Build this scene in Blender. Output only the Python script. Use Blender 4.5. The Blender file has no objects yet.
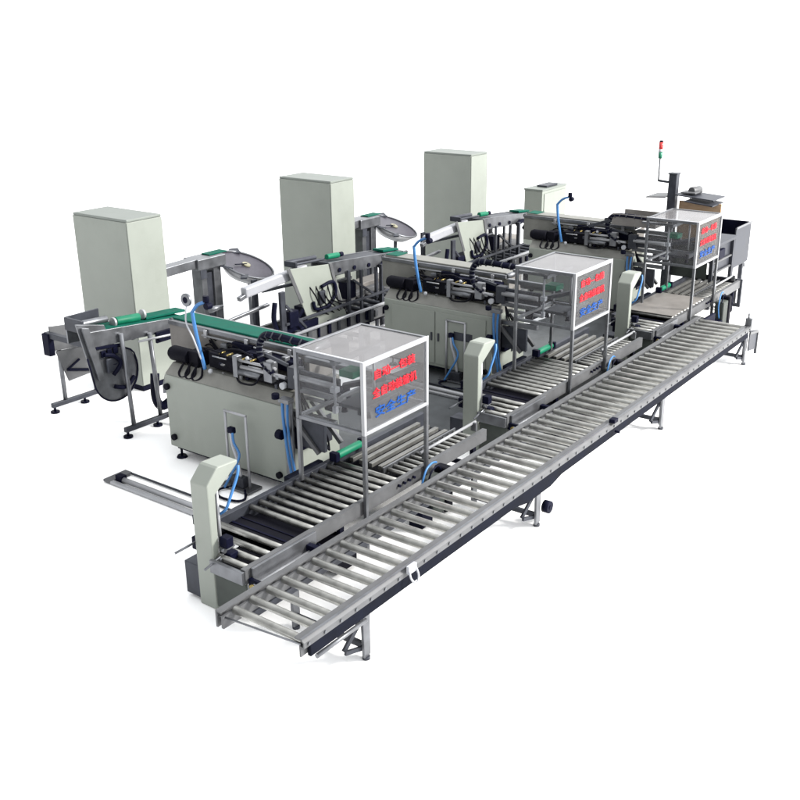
import bpy, math, random
from mathutils import Vector, Matrix
random.seed(7)
S = bpy.context.scene
COL = S.collection

# ------------------------------------------------------------------ camera
cam_d = bpy.data.cameras.new('camera')
cam = bpy.data.objects.new('camera', cam_d); COL.objects.link(cam)
PITCH, YAW, ROLL, FOC = math.radians(20.517), math.radians(53.38), math.radians(-0.613), 996.08
r0 = Vector((math.cos(YAW), -math.sin(YAW), 0)); g0 = Vector((math.sin(YAW), math.cos(YAW), 0)); up = Vector((0, 0, 1))
FW = g0*math.cos(PITCH) - up*math.sin(PITCH); U0 = g0*math.sin(PITCH) + up*math.cos(PITCH)
RR = r0*math.cos(ROLL) + U0*math.sin(ROLL); UU = -r0*math.sin(ROLL) + U0*math.cos(ROLL)
cam.matrix_world = Matrix(((RR.x, UU.x, -FW.x, 0), (RR.y, UU.y, -FW.y, 0), (RR.z, UU.z, -FW.z, 4.0), (0, 0, 0, 1)))
cam_d.angle = 2*math.atan(400/FOC); cam_d.clip_end = 2000; cam_d.clip_start = .1
S.camera = cam

# ------------------------------------------------------------------ studio light
W = bpy.data.worlds.new('World'); S.world = W; W.use_nodes = True
nt = W.node_tree; bg = nt.nodes['Background']
tc = nt.nodes.new('ShaderNodeTexCoord')
dot = nt.nodes.new('ShaderNodeVectorMath'); dot.operation = 'DOT_PRODUCT'
dot.inputs[1].default_value = Vector((.8, -.55, .22)).normalized()
mr = nt.nodes.new('ShaderNodeMapRange'); mr.interpolation_type = 'SMOOTHSTEP'
mr.inputs[1].default_value = -1; mr.inputs[2].default_value = .75; mr.inputs[3].default_value = .60; mr.inputs[4].default_value = 1.7
nt.links.new(tc.outputs['Generated'], dot.inputs[0]); nt.links.new(dot.outputs['Value'], mr.inputs[0])
bg.inputs['Color'].default_value = (.97, .985, 1, 1)
nt.links.new(mr.outputs[0], bg.inputs['Strength'])

kd = bpy.data.lights.new('key_lamp', 'AREA'); kd.shape = 'DISK'; kd.size = 5; kd.energy = 8000; kd.color = (1, .97, .92)
kl = bpy.data.objects.new('key_lamp', kd); COL.objects.link(kl)
kl.location = (17, -10, 11); kl.rotation_euler = (Vector((9, 6, .5)) - Vector(kl.location)).to_track_quat('-Z', 'Y').to_euler()

S.view_settings.view_transform = 'Standard'; S.view_settings.look = 'None'
S.view_settings.exposure = 0.55; S.view_settings.gamma = 1
S.render.engine = 'CYCLES'; S.cycles.max_bounces = 8; S.cycles.transparent_max_bounces = 24
S.cycles.diffuse_bounces = 4; S.cycles.glossy_bounces = 3; S.cycles.caustics_reflective = False
S.cycles.use_denoising = True; S.cycles.denoising_prefilter = 'ACCURATE'; S.cycles.denoising_input_passes = 'RGB_ALBEDO_NORMAL'

# ------------------------------------------------------------------ materials
def mat(name, c, rough=.5, metal=0., spec=.4, var=.12, scale=6., bump=0., stretch=None, grime=0.):
    m = bpy.data.materials.new(name); m.use_nodes = True
    t = m.node_tree; b = t.nodes['Principled BSDF']
    b.inputs['Metallic'].default_value = metal; b.inputs['Specular IOR Level'].default_value = spec
    co = t.nodes.new('ShaderNodeTexCoord'); mp = t.nodes.new('ShaderNodeMapping')
    if stretch: mp.inputs['Scale'].default_value = stretch
    t.links.new(co.outputs['Object'], mp.inputs[0])
    n = t.nodes.new('ShaderNodeTexNoise'); n.inputs['Scale'].default_value = scale; n.inputs['Detail'].default_value = 5
    t.links.new(mp.outputs[0], n.inputs['Vector'])
    rmp = t.nodes.new('ShaderNodeMapRange'); rmp.inputs[1].default_value = .3; rmp.inputs[2].default_value = .7
    rmp.inputs[3].default_value = 1-var; rmp.inputs[4].default_value = 1+var
    t.links.new(n.outputs['Fac'], rmp.inputs[0])
    mx = t.nodes.new('ShaderNodeMix'); mx.data_type = 'RGBA'; mx.blend_type = 'MULTIPLY'; mx.inputs[0].default_value = 1
    mx.inputs[6].default_value = (*c, 1); t.links.new(rmp.outputs[0], mx.inputs[7])
    out = mx.outputs[2]
    if grime:
        n2 = t.nodes.new('ShaderNodeTexNoise'); n2.inputs['Scale'].default_value = 1.7; n2.inputs['Detail'].default_value = 8; n2.inputs['Roughness'].default_value = .7
        t.links.new(co.outputs['Object'], n2.inputs['Vector'])
        r2 = t.nodes.new('ShaderNodeMapRange'); r2.inputs[1].default_value = .52; r2.inputs[2].default_value = .72; r2.inputs[4].default_value = grime
        t.links.new(n2.outputs['Fac'], r2.inputs[0])
        m2 = t.nodes.new('ShaderNodeMix'); m2.data_type = 'RGBA'; m2.inputs[7].default_value = (c[0]*.45, c[1]*.43, c[2]*.38, 1)
        t.links.new(r2.outputs[0], m2.inputs[0]); t.links.new(out, m2.inputs[6]); out = m2.outputs[2]
    t.links.new(out, b.inputs['Base Color'])
    rr = t.nodes.new('ShaderNodeMapRange'); rr.inputs[3].default_value = max(.02, rough-.1); rr.inputs[4].default_value = rough+.1
    t.links.new(n.outputs['Fac'], rr.inputs[0]); t.links.new(rr.outputs[0], b.inputs['Roughness'])
    if bump:
        bp = t.nodes.new('ShaderNodeBump'); bp.inputs['Strength'].default_value = bump; bp.inputs['Distance'].default_value = .004
        t.links.new(n.outputs['Fac'], bp.inputs['Height']); t.links.new(bp.outputs[0], b.inputs['Normal'])
    return m

def acrylic(name, haze, tint):
    m = bpy.data.materials.new(name); m.use_nodes = True; t = m.node_tree
    b = t.nodes['Principled BSDF']; o = t.nodes['Material Output']
    b.inputs['Base Color'].default_value = (.19, .185, .19, 1); b.inputs['Specular IOR Level'].default_value = .18; b.inputs['Roughness'].default_value = .12
    n = t.nodes.new('ShaderNodeTexNoise'); n.inputs['Scale'].default_value = 5; n.inputs['Detail'].default_value = 6
    co = t.nodes.new('ShaderNodeTexCoord'); t.links.new(co.outputs['Object'], n.inputs['Vector'])
    tr = t.nodes.new('ShaderNodeBsdfTransparent'); tr.inputs['Color'].default_value = (*tint, 1)
    fr = t.nodes.new('ShaderNodeLayerWeight'); fr.inputs['Blend'].default_value = .35
    r = t.nodes.new('ShaderNodeMapRange'); r.inputs[3].default_value = haze*.75; r.inputs[4].default_value = haze*1.25
    t.links.new(n.outputs['Fac'], r.inputs[0])
    ad = t.nodes.new('ShaderNodeMath'); ad.operation = 'MULTIPLY_ADD'; ad.inputs[1].default_value = .06; ad.use_clamp = True
    t.links.new(fr.outputs['Fresnel'], ad.inputs[0]); t.links.new(r.outputs[0], ad.inputs[2])
    mx = t.nodes.new('ShaderNodeMixShader')
    t.links.new(ad.outputs[0], mx.inputs[0]); t.links.new(tr.outputs[0], mx.inputs[1]); t.links.new(b.outputs[0], mx.inputs[2])
    t.links.new(mx.outputs[0], o.inputs['Surface'])
    return m

M = dict(
    floor=mat('white_floor', (.95, .95, .95), .8, spec=.1, var=.01),
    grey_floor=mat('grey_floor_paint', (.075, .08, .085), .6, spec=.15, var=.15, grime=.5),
    cream=mat('cream_grey_paint', (.200, .216, .194), .45, spec=.25, var=.04, scale=3, bump=.03, grime=.16),
    lid=mat('cabinet_top_shade', (.150, .165, .152), .5, spec=.25, var=.05),  # body's cream made darker; the top's shading is put into this colour
    deck=mat('worn_deck_paint', (.150, .150, .138), .5, spec=.2, var=.12, grime=.4),
    brown=mat('brown_grey_plate', (.145, .137, .130), .5, spec=.3, var=.15, grime=.3),
    steel=mat('stainless_steel', (.135, .140, .152), .38, metal=.75, var=.2, scale=9, grime=.25),
    steel_dark=mat('dull_steel', (.036, .039, .049), .5, metal=.4, spec=.25, var=.25, scale=8, grime=.4),
    rail=mat('grey_aluminium_rail', (.092, .094, .099), .5, metal=.3, spec=.2, var=.15, scale=7, grime=.3),
    roller=mat('zinc_roller', (.25, .25, .238), .32, metal=.75, var=.22, scale=14, grime=.2),
    slat=mat('worn_slat', (.12, .12, .115), .4, metal=.5, var=.25, scale=10, grime=.4),
    alu=mat('bright_aluminium', (.28, .285, .30), .38, metal=.4, var=.06),
    white=mat('white_enamel', (.33, .34, .365), .4, var=.05),
    chute=mat('pale_chute_paint', (.24, .245, .265), .4, var=.05),
    hub=mat('pale_hub', (.20, .19, .13), .5, var=.1),
    navy=mat('navy_plastic', (.003, .0035, .012), .55, spec=.06, var=.3),
    blue_rail=mat('blue_black_cover', (.004, .005, .010), .7, spec=.05, var=.3),
    black=mat('black_rubber', (.004, .004, .007), .6, spec=.06, var=.3),
    green=mat('green_belt', (.002, .070, .048), .65, spec=.08, var=.15, scale=10),
    bgreen=mat('green_roller_sleeve', (.004, .12, .065), .5, spec=.2, var=.15),
    hose=mat('blue_air_hose', (.03, .125, .31), .4, var=.1),
    hose_deep=mat('deep_blue_hose', (.02, .045, .20), .4, var=.1),
    red=mat('red_lettering', (.46, .012, .022), .5, spec=.1, var=.1),
    blue=mat('blue_lettering', (.004, .045, .20), .5, spec=.1, var=.1),
    red_lens=mat('red_lens', (.42, .03, .03), .3, var=.05),
    green_lens=mat('green_lens', (.01, .12, .07), .3, var=.05),
    brass=mat('brass', (.22, .17, .06), .35, metal=.8),
    card=mat('cardboard', (.27, .19, .125), .8, spec=.1, var=.12, stretch=(1, 1, 8)),
    dark_sheet=mat('grey_green_sheet', (.040, .046, .042), .5, spec=.15, var=.2),
    disc=mat('brushed_disc', (.050, .047, .060), .4, metal=.3, spec=.2, var=.3, scale=40, grime=.4),
    acr_top=acrylic('acrylic_top', .50, (.86, .86, .87)),
    acr=acrylic('acrylic_side', .12, (.86, .87, .88)),
)

# ------------------------------------------------------------------ mesh builder
ORG = Vector((0, 0, 0))
class MB:
    def __init__(s): s.v = []; s.f = []; s.sm = []; s.pc = []
    def add(s, vs, fs, smooth=False):
        n = len(s.v); fn = len(s.f); s.v += [Vector(p) - ORG for p in vs]
        for k, f in enumerate(fs):
            s.f.append([i+n for i in f]); s.sm.append(smooth if isinstance(smooth, bool) else smooth[k])
        s.pc.append((n, len(s.v), fn, len(s.f)))
        return s
    def each(s, name, m, parent, bevel=0.):
        r = []
        for a, e, fa, fe in s.pc:
            k = MB(); k.v = s.v[a:e]; k.f = [[i-a for i in f] for f in s.f[fa:fe]]; k.sm = s.sm[fa:fe]
            r.append(k.build(name, m, parent, bevel))
        return r
    def box(s, x0, x1, y0, y1, z0, z1):
        vs = [(x, y, z) for x in (x0, x1) for y in (y0, y1) for z in (z0, z1)]
        return s.add(vs, [(0, 1, 3, 2), (4, 6, 7, 5), (0, 4, 5, 1), (2, 3, 7, 6), (0, 2, 6, 4), (1, 5, 7, 3)])
    def beam(s, p, q, w, h, side=None):
        p, q = Vector(p), Vector(q); d = (q-p).normalized()
        ref = Vector((0, 0, 1)) if abs(d.z) < .95 else Vector((1, 0, 0))
        a = d.cross(ref).normalized(); b = a.cross(d)
        vs = [e + a*(w/2*i) + b*(h/2*j) for e in (p, q) for i, j in ((-1, -1), (1, -1), (1, 1), (-1, 1))]
        return s.add(vs, [(3, 2, 1, 0), (4, 5, 6, 7)] + [(k, (k+1) % 4, (k+1) % 4+4, k+4) for k in range(4)])
    def cyl(s, p, q, r, n=14, r2=None):
        p, q = Vector(p), Vector(q); d = (q-p).normalized(); r2 = r if r2 is None else r2
        ref = Vector((0, 0, 1)) if abs(d.z) < .9 else Vector((1, 0, 0))
        a = d.cross(ref).normalized(); b = d.cross(a)
        an = [2*math.pi*k/n for k in range(n)]
        vs = [p + (a*math.cos(t)+b*math.sin(t))*r for t in an] + [q + (a*math.cos(t)+b*math.sin(t))*r2 for t in an]
        fs = [tuple(range(n-1, -1, -1)), tuple(range(n, 2*n))] + [(k, (k+1) % n, (k+1) % n+n, k+n) for k in range(n)]
        return s.add(vs, fs, [False, False] + [True]*n)
    def tube(s, pts, r, n=8, sub=6, flat=None):
        P = [Vector(p) for p in pts]
        if sub > 1 and len(P) > 2:
            Q = [P[0]] + P + [P[-1]]; o = []
            for i in range(1, len(Q)-2):
                for k in range(sub):
                    t = k/sub; a, b, c, d = Q[i-1:i+3]
                    o.append(.5*((2*b) + (c-a)*t + (2*a-5*b+4*c-d)*t*t + (3*b-a-3*c+d)*t**3))
            P = o + [P[-1]]
        prev = None; vs = []
        for i, p in enumerate(P):
            d = (P[min(i+1, len(P)-1)] - P[max(i-1, 0)]).normalized()
            if prev is None:
                ref = Vector((0, 0, 1)) if abs(d.z) < .9 else Vector((1, 0, 0)); a = d.cross(ref).normalized()
            else: a = (prev - d*prev.dot(d)).normalized()
            prev = a; b = d.cross(a)
            for k in range(n):
                t = 2*math.pi*k/n
                vs.append(p + (a*math.cos(t)+b*math.sin(t))*r)
        L = len(P)
        fs = [(i*n+k, i*n+(k+1) % n, (i+1)*n+(k+1) % n, (i+1)*n+k) for i in range(L-1) for k in range(n)]
        sm = [True]*len(fs) + [False, False]
        fs += [tuple(range(n-1, -1, -1)), tuple(range((L-1)*n, L*n))]
        return s.add(vs, fs, sm)
    def prism(s, poly, plane, a0, a1):
        f = {'xz': lambda p, a: (p[0], a, p[1]), 'yz': lambda p, a: (a, p[0], p[1]), 'xy': lambda p, a: (p[0], p[1], a)}[plane]
        n = len(poly)
        vs = [f(p, a0) for p in poly] + [f(p, a1) for p in poly]
        return s.add(vs, [tuple(range(n-1, -1, -1)), tuple(range(n, 2*n))] + [(k, (k+1) % n, (k+1) % n+n, k+n) for k in range(n)])
    def ball(s, c, r, n=10, m=6):
        c = Vector(c); vs = [c+Vector((0, 0, r))]
        for i in range(1, m):
            for k in range(n):
                t = math.pi*i/m; u = 2*math.pi*k/n
                vs.append(c+Vector((math.sin(t)*math.cos(u), math.sin(t)*math.sin(u), math.cos(t)))*r)
        vs.append(c-Vector((0, 0, r))); e = len(vs)-1
        fs = [(0, 1+k, 1+(k+1) % n) for k in range(n)]
        fs += [(1+i*n+k, 1+(i+1)*n+k, 1+(i+1)*n+(k+1) % n, 1+i*n+(k+1) % n) for i in range(m-2) for k in range(n)]
        fs += [(e, 1+(m-2)*n+(k+1) % n, 1+(m-2)*n+k) for k in range(n)]
        return s.add(vs, fs, True)
    def build(s, name, m, parent=None, bevel=0., label=None):
        me = bpy.data.meshes.new(name); me.from_pydata([tuple(p) for p in s.v], [], s.f)
        me.polygons.foreach_set('use_smooth', s.sm)
        import bmesh
        b = bmesh.new(); b.from_mesh(me); bmesh.ops.recalc_face_normals(b, faces=b.faces); b.to_mesh(me); b.free()
        me.materials.append(M[m])
        o = bpy.data.objects.new(name, me); COL.objects.link(o)
        if parent: o.parent = parent
        else: o.location = ORG
        if bevel:
            bv = o.modifiers.new('bevel', 'BEVEL'); bv.width = bevel; bv.segments = 2; bv.limit_method = 'ANGLE'; bv.angle_limit = math.radians(40)
        if label: o['label'] = label
        return o

def tag(o, label, cat, group=None):
    o['label'] = label; o['category'] = cat
    if group: o['group'] = group
    return o
def thing(name, loc, label, cat, group=None):
    global ORG
    ORG = Vector(loc)
    o = bpy.data.objects.new(name, None); COL.objects.link(o); o.location = loc; o.empty_display_size = .1
    return tag(o, label, cat, group)
def copy_tree(o, parent=None):
    c = o.copy(); COL.objects.link(c); c.parent = parent
    for ch in list(o.children): copy_tree(ch, c)
    return c
def dup(o, dx, label, dy=0, dz=0):
    c = copy_tree(o); c.location = Vector(o.location) + Vector((dx, dy, dz)); c['label'] = label
    return c
def place(proto, off, name, parent):
    c = proto.copy(); COL.objects.link(c); c.parent = parent; c.location = off; return c

# ------------------------------------------------------------------ setting
f = MB().add([(-150, -150, 0), (150, -150, 0), (150, 150, 0), (-150, 150, 0)], [(0, 1, 2, 3)]).build('floor', 'floor'); f['kind'] = 'structure'
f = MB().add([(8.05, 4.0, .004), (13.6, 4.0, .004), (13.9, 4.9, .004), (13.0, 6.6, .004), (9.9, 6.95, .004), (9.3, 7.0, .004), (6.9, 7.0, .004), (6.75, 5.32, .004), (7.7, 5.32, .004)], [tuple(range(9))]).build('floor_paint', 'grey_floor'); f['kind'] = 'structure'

# ------------------------------------------------------------------ tall control cabinets
t = thing('control_cabinet', (7.05, 9, 0), 'tall cream-grey control cabinet at the left end, nearest to the camera', 'cabinet', 'tall cream-grey control cabinets')
CAB = t
MB().box(7.05, 7.56, 9, 9.95, .08, 2.0).build('body', 'cream', t, .008)
MB().box(7.055, 7.555, 8.992, 9.945, 2.001, 2.03).build('lid', 'lid', t, .008)
MB().box(7.08, 7.53, 9.03, 9.92, 0, .078).build('plinth', 'navy', t)
MB().box(7.054, 7.556, 8.988, 8.998, .085, 1.996).build('door', 'cream', t, .004)
dup(t, 3.50, 'tall cream-grey control cabinet in the middle, behind the second guard box')
dup(t, 7.08, 'tall cream-grey control cabinet farthest from the camera of the three tall ones')
t = thing('control_cabinet', (15.7, 8.5, 0), 'low cream-grey cabinet standing behind the left end of the farthest packing machine', 'cabinet')
MB().box(15.7, 16.6, 8.5, 8.86, .06, 1.27).build('body', 'cream', t, .008)
MB().prism([(15.69, 1.272), (16.61, 1.272), (16.61, 1.30), (15.69, 1.30)], 'xz', 8.49, 8.87).build('lid', 'lid', t, .006)
MB().box(15.95, 16.35, 8.55, 8.75, 1.302, 1.335).build('duct_cap', 'steel_dark', t, .006)
MB().box(15.73, 16.57, 8.53, 8.83, 0, .058).build('plinth', 'navy', t)
MB().box(15.76, 16.55, 8.486, 8.498, .12, 1.22).build('door', 'cream', t, .004)

# ------------------------------------------------------------------ long front roller conveyor
t = thing('roller_conveyor', (3.72, 3.9, 0), 'long straight roller conveyor in front of all the machines', 'conveyor')
X0, X1 = 3.72, 12.12
rail = MB().prism([(3.645, .505), (3.59, .505), (3.565, .485), (3.565, .445), (3.60, .445), (3.60, .452), (3.575, .452), (3.575, .48), (3.593, .493), (3.645, .493)], 'yz', X0+.07, X1)
rail.build('side_rail', 'rail', t)
MB().prism([(3.597, .5065), (3.578, .5065), (3.576, .510), (3.597, .510)], 'yz', X0+.07, X1).build('edge_trim', 'steel', t)
MB().prism([(4.215, .505), (4.265, .505), (4.265, .38), (4.25, .38), (4.25, .493), (4.215, .493)], 'yz', X0, X1).build('side_rail', 'rail', t)
MB().box(X0, X1, 4.195, 4.215, .385, .475).build('inner_plate', 'rail', t)
MB().box(X0+.075, X1-.2, 3.601, 3.612, .37, .47).build('inner_plate', 'rail', t)
# dark blue drive cover below the near rail with a swollen gearbox housing
MB().prism([(X0+.13, .355), (6.35, .355), (6.55, .315), (6.95, .315), (7.15, .355), (X1-.1, .365), (X1-.1, .443), (X0+.13, .443)], 'xz', 3.568, 3.598).build('drive_cover', 'blue_rail', t, .006)
MB().cyl((3.92, 3.585, .315), (4.42, 3.585, .315), .016).build('stringer', 'steel', t)
MB().box(X0+.3, X1, 4.22, 4.245, .30, .35).build('stringer', 'steel_dark', t)
pr = MB().cyl((3.83, 3.606, .474), (3.83, 4.199, .474), .028, 16).build('roller', 'roller', t, .004)
ax = MB().cyl((3.83, 3.565, .466), (3.83, 3.555, .466), .011, 6).build('axle_end', 'steel', t)
k = 1
while 3.83 + k*.155 < X1-.05:
    place(pr, (k*.155, random.uniform(-.002, .002), 0), 'roller', t); place(ax, (k*.155, 0, 0), 'axle_end', t); k += 1
def cleg(x, parent):
    for y in (3.60, 4.235):
        l = MB().prism([(x-.03, .02), (x+.03, .02), (x+.04, .38), (x-.04, .38)], 'xz', y-.012, y+.012)
        l.box(x+.028, x+.036, y-.012, y+.045, .03, .30)
        l.build('leg', 'steel', parent, .003)
        MB().cyl((x, y, 0), (x, y, .022), .028).build('foot', 'steel_dark', parent)
    MB().beam((x, 3.61, .10), (x, 4.225, .10), .03, .04).build('cross_bar', 'steel_dark', parent)
    MB().beam((x, 3.62, .33), (x-.16, 3.66, .12), .02, .03).beam((x-.17, 3.64, .12), (x, 3.62, .08), .02, .03).each('brace', 'steel_dark', parent)
for x in (4.43, 6.78, 9.45, 12.06): cleg(x, t)
MB().cyl((6.92, 3.55, .13), (6.92, 3.61, .13), .055, 18).cyl((6.92, 3.545, .13), (6.92, 3.549, .13), .02).build('chain_wheel', 'navy', t)
b = MB().tube([(4.86, 3.55, .52), (4.84, 3.52, .45), (4.88, 3.50, .40), (4.93, 3.52, .44), (4.92, 3.55, .52)], .008)
b.box(4.84, 4.93, 3.535, 3.558, .47, .53); b.build('sensor_clip', 'white', t)
MB().box(8.12, 8.2, 3.54, 3.60, .507, .545).cyl((8.16, 3.55, .42), (8.16, 3.50, .42), .012).build('sensor', 'navy', t, .004)
b = MB().box(12.04, 12.1, 3.55, 3.63, .507, .60); b.cyl((12.07, 3.6, .60), (12.07, 3.6, .66), .012); b.build('end_stop', 'steel', t, .004)
MB().box(X1-.02, X1, 3.61, 4.195, .38, .47).build('end_plate', 'steel', t)
MB().prism([(12.1, .44), (12.42, .37), (12.42, .06), (12.38, .06), (12.37, .13), (12.1, .17)], 'xz', 3.57, 3.585).build('end_bracket', 'steel_dark', t, .003)
MB().beam((12.08, 3.563, .405), (12.42, 3.563, .355), .012, .03).beam((12.405, 3.563, .34), (12.405, 3.563, .06), .012, .03).each('bracket_edge', 'rail', t, .002)
MB().cyl((X0+.08, 3.60, .462), (X0+.015, 4.25, .462), .007).build('end_rod', 'steel', t)

# ------------------------------------------------------------------ inner roller conveyors
def make_inner():
    t = thing('roller_conveyor', (4.25, 4.9, 0), 'low roller conveyor under the nearest guard box, with a black plate between its rollers', 'conveyor', 'low roller conveyors under the guard boxes')
    a, b = 4.25, 7.45
    MB().prism([(4.525, .45), (4.57, .45), (4.57, .44), (4.535, .44), (4.535, .345), (4.555, .345), (4.555, .335), (4.525, .335)], 'yz', a, b).build('side_rail', 'rail', t)
    MB().box(a, b, 4.555, 4.566, .33, .435).build('inner_plate', 'steel_dark', t)
    MB().box(4.30, 4.98, 4.50, 4.522, .33, .45).build('splice_plate', 'steel', t, .003)
    MB().prism([(5.235, .46), (5.285, .46), (5.285, .32), (5.235, .32)], 'yz', 4.66, b).build('side_rail', 'steel_dark', t, .003)
    MB().box(4.66, b-.02, 4.568, 5.234, .318, .33).box(a+.02, 4.66, 4.57, 5.0, .30, .312).build('drip_pan', 'black', t)
    p0 = MB().cyl((4.32, 4.568, .425), (4.32, 5.0, .425), .024, 14).build('roller', 'roller', t)
    for k in range(1, 3): place(p0, (k*.115, 0, 0), 'roller', t)
    p = MB().cyl((4.675, 4.568, .425), (4.675, 5.234, .425), .024, 14).build('roller', 'roller', t)
    for k in range(11): place(p, (.355+k*.106, 0, 0), 'roller', t)
    MB().box(4.72, 4.99, 4.58, 5.225, .36, .385).build('transfer_plate', 'black', t, .003)
    MB().box(4.80, 4.82, 4.58, 5.225, .386, .392).box(4.90, 4.91, 4.58, 5.225, .386, .392).each('plate_rib', 'navy', t)
    # lengthwise slats and short rollers beneath the guard box
    MB().box(6.18, 7.3, 4.775, 4.79, .36, .455).build('divider', 'steel', t, .002)
    for k in range(4):
        y = 4.83 + k*.105
        MB().box(6.22, 7.25, y, y+.042, .40, .44).build('slat', 'slat', t, .004)
    q = MB().cyl((6.24, 4.57, .42), (6.24, 4.772, .42), .02, 12).build('short_roller', 'roller', t)
    for k in range(1, 13): place(q, (k*.085, 0, 0), 'short_roller', t)
    MB().cyl((6.08, 5.21, .50), (6.40, 5.21, .50), .036, 16).build('green_drum', 'bgreen', t, .004)
    MB().box(6.02, 6.07, 5.17, 5.25, .462, .54).box(6.41, 6.45, 5.17, 5.25, .462, .54).each('drum_bracket', 'navy', t, .003)
    MB().box(5.55, 6.0, 5.30, 5.36, .36, .46).build('drive_unit', 'blue_rail', t, .01)
    MB().box(4.252, 4.27, 4.53, 4.84, .05, .33).each('end_panel', 'dark_sheet', t, .004)
    MB().box(4.22, 4.25, 4.53, 4.855, .34, .44).build('end_bar', 'steel', t, .003)
    for y in (4.46, 4.38):
        MB().cyl((4.25, y, .345), (4.85, y, .345), .014).build('guide_rod', 'alu', t)
        MB().cyl((4.235, y, .345), (4.252, y, .345), .019).build('rod_tip', 'brass', t)
    MB().box(4.86, 4.91, 4.35, 4.52, .30, .39).box(4.27, 4.3, 4.36, 4.52, .31, .38).each('rod_block', 'navy', t, .004)
    MB().tube([(4.95, 4.47, .36), (5.15, 4.44, .22), (5.4, 4.46, .20), (5.6, 4.47, .3)], .016).build('cable', 'navy', t)
    for x in (4.75, 5.35, 7.3):
        for y in (4.58, 5.26): MB().box(x-.025, x+.025, y-.02, y+.02, .0, .33).build('leg', 'navy', t)
        MB().beam((x, 4.56, .12), (x, 5.26, .12), .03, .04).build('cross_bar', 'navy', t)
    MB().box(5.12, 5.36, 4.42, 4.70, .03, .25).build('gearbox', 'black', t, .012)
    for k in range(4): MB().cyl((6.05+.07*k, 4.5, .41), (6.05+.07*k, 4.524, .41), .012).build('bolt', 'navy', t)
    MB().cyl((6.5, 4.62, .52), (7.4, 4.62, .52), .014).build('side_guide', 'alu', t)
    b = MB()
    for x in (6.55, 7.35): b.box(x-.012, x+.012, 4.575, 4.63, .45, .53)
    b.each('guide_post', 'steel', t)
    return t
INN = make_inner()
c2 = dup(INN, 3.58, 'low roller conveyor running under the middle guard box, behind the second cream post')
c3 = dup(INN, 7.10, 'low roller conveyor with a flat brown plate, under the farthest guard box')
for c in (c2, c3):
    ORG = INN.location.copy()
    MB().box(4.95, 6.0, 4.36, 4.40, .02, .31).each('dark_sheet', 'navy', c, .004)  # added navy strip; the gap's darkness is put into its colour
    if c is c2: MB().box(6.7, 7.35, 4.36, 4.40, .02, .31).build('dark_sheet', 'navy', c, .004)
# the last section carries a flat plate and ends in an open square frame
ORG = INN.location.copy(); ox = 7.10
MB().box(5.0, 6.1, 4.58, 5.225, .452, .462).build('flat_plate', 'brown', c3, .003)
b = MB().box(7.45, 7.50, 4.5, 5.28, .36, .46).box(7.45, 7.50, 4.5, 5.28, .04, .09).box(7.45, 7.5, 4.5, 4.55, .09, .36).box(7.45, 7.5, 5.23, 5.28, .09, .36)
b.build('end_frame', 'steel_dark', c3, .004)
MB().box(7.40, 7.44, 4.56, 5.22, .10, .34).build('end_sheet', 'steel', c3)

# ------------------------------------------------------------------ drive motors between the conveyors
t = thing('drive_motor', (6.35, 4.42, 0), 'small black motor with a blue hose loop, beside the nearest guard box leg', 'motor', 'black motors between the conveyors')
MB().box(6.30, 6.48, 4.34, 4.47, .05, .40).build('gear_housing', 'dark_sheet', t, .015)
MB().box(6.50, 6.60, 4.33, 4.48, .02, .44).build('motor_body', 'black', t, .02)
MB().box(6.12, 6.28, 4.33, 4.47, .02, .16).build('mount', 'navy', t, .008)
MB().tube([(6.2, 4.36, .20), (6.17, 4.37, .36), (6.24, 4.38, .50), (6.36, 4.40, .53), (6.46, 4.42, .50)], .009).each('air_hose', 'hose', t)
MB().tube([(6.25, 4.36, .40), (6.30, 4.36, .48), (6.42, 4.38, .49), (6.5, 4.40, .42)], .008).build('cable', 'navy', t)
dup(t, 3.55, 'small black motor with a blue hose loop, beside the middle guard box leg')
dup(t, 7.05, 'small black motor with a blue hose loop, beside the farthest guard box leg')

# ------------------------------------------------------------------ clear guard boxes
def lettering(txt, name, m, x0, x1, zc, h, y, parent):
    cu = bpy.data.curves.new(name, 'FONT'); cu.body = txt; cu.size = 1; cu.extrude = .012; cu.bevel_depth = .026; cu.bevel_resolution = 0
    to = bpy.data.objects.new('tmp_text', cu); COL.objects.link(to)
    dg = bpy.context.evaluated_depsgraph_get(); me = bpy.data.meshes.new_from_object(to.evaluated_get(dg))
    bpy.data.objects.remove(to)
    xs = [v.co.x for v in me.vertices]; ys = [v.co.y for v in me.vertices]
    sx = (x1-x0)/(max(xs)-min(xs)); sy = h/(max(ys)-min(ys)); cx, cy = min(xs), (max(ys)+min(ys))/2
    for v in me.vertices:
        v.co = Vector((x0+(v.co.x-cx)*sx, y - v.co.z*.1, zc+(v.co.y-cy)*sy)) - ORG
    me.materials.clear(); me.materials.append(M[m])
    me.name = name
    o = bpy.data.objects.new(name, me); COL.objects.link(o); o.parent = parent
    return o
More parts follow.
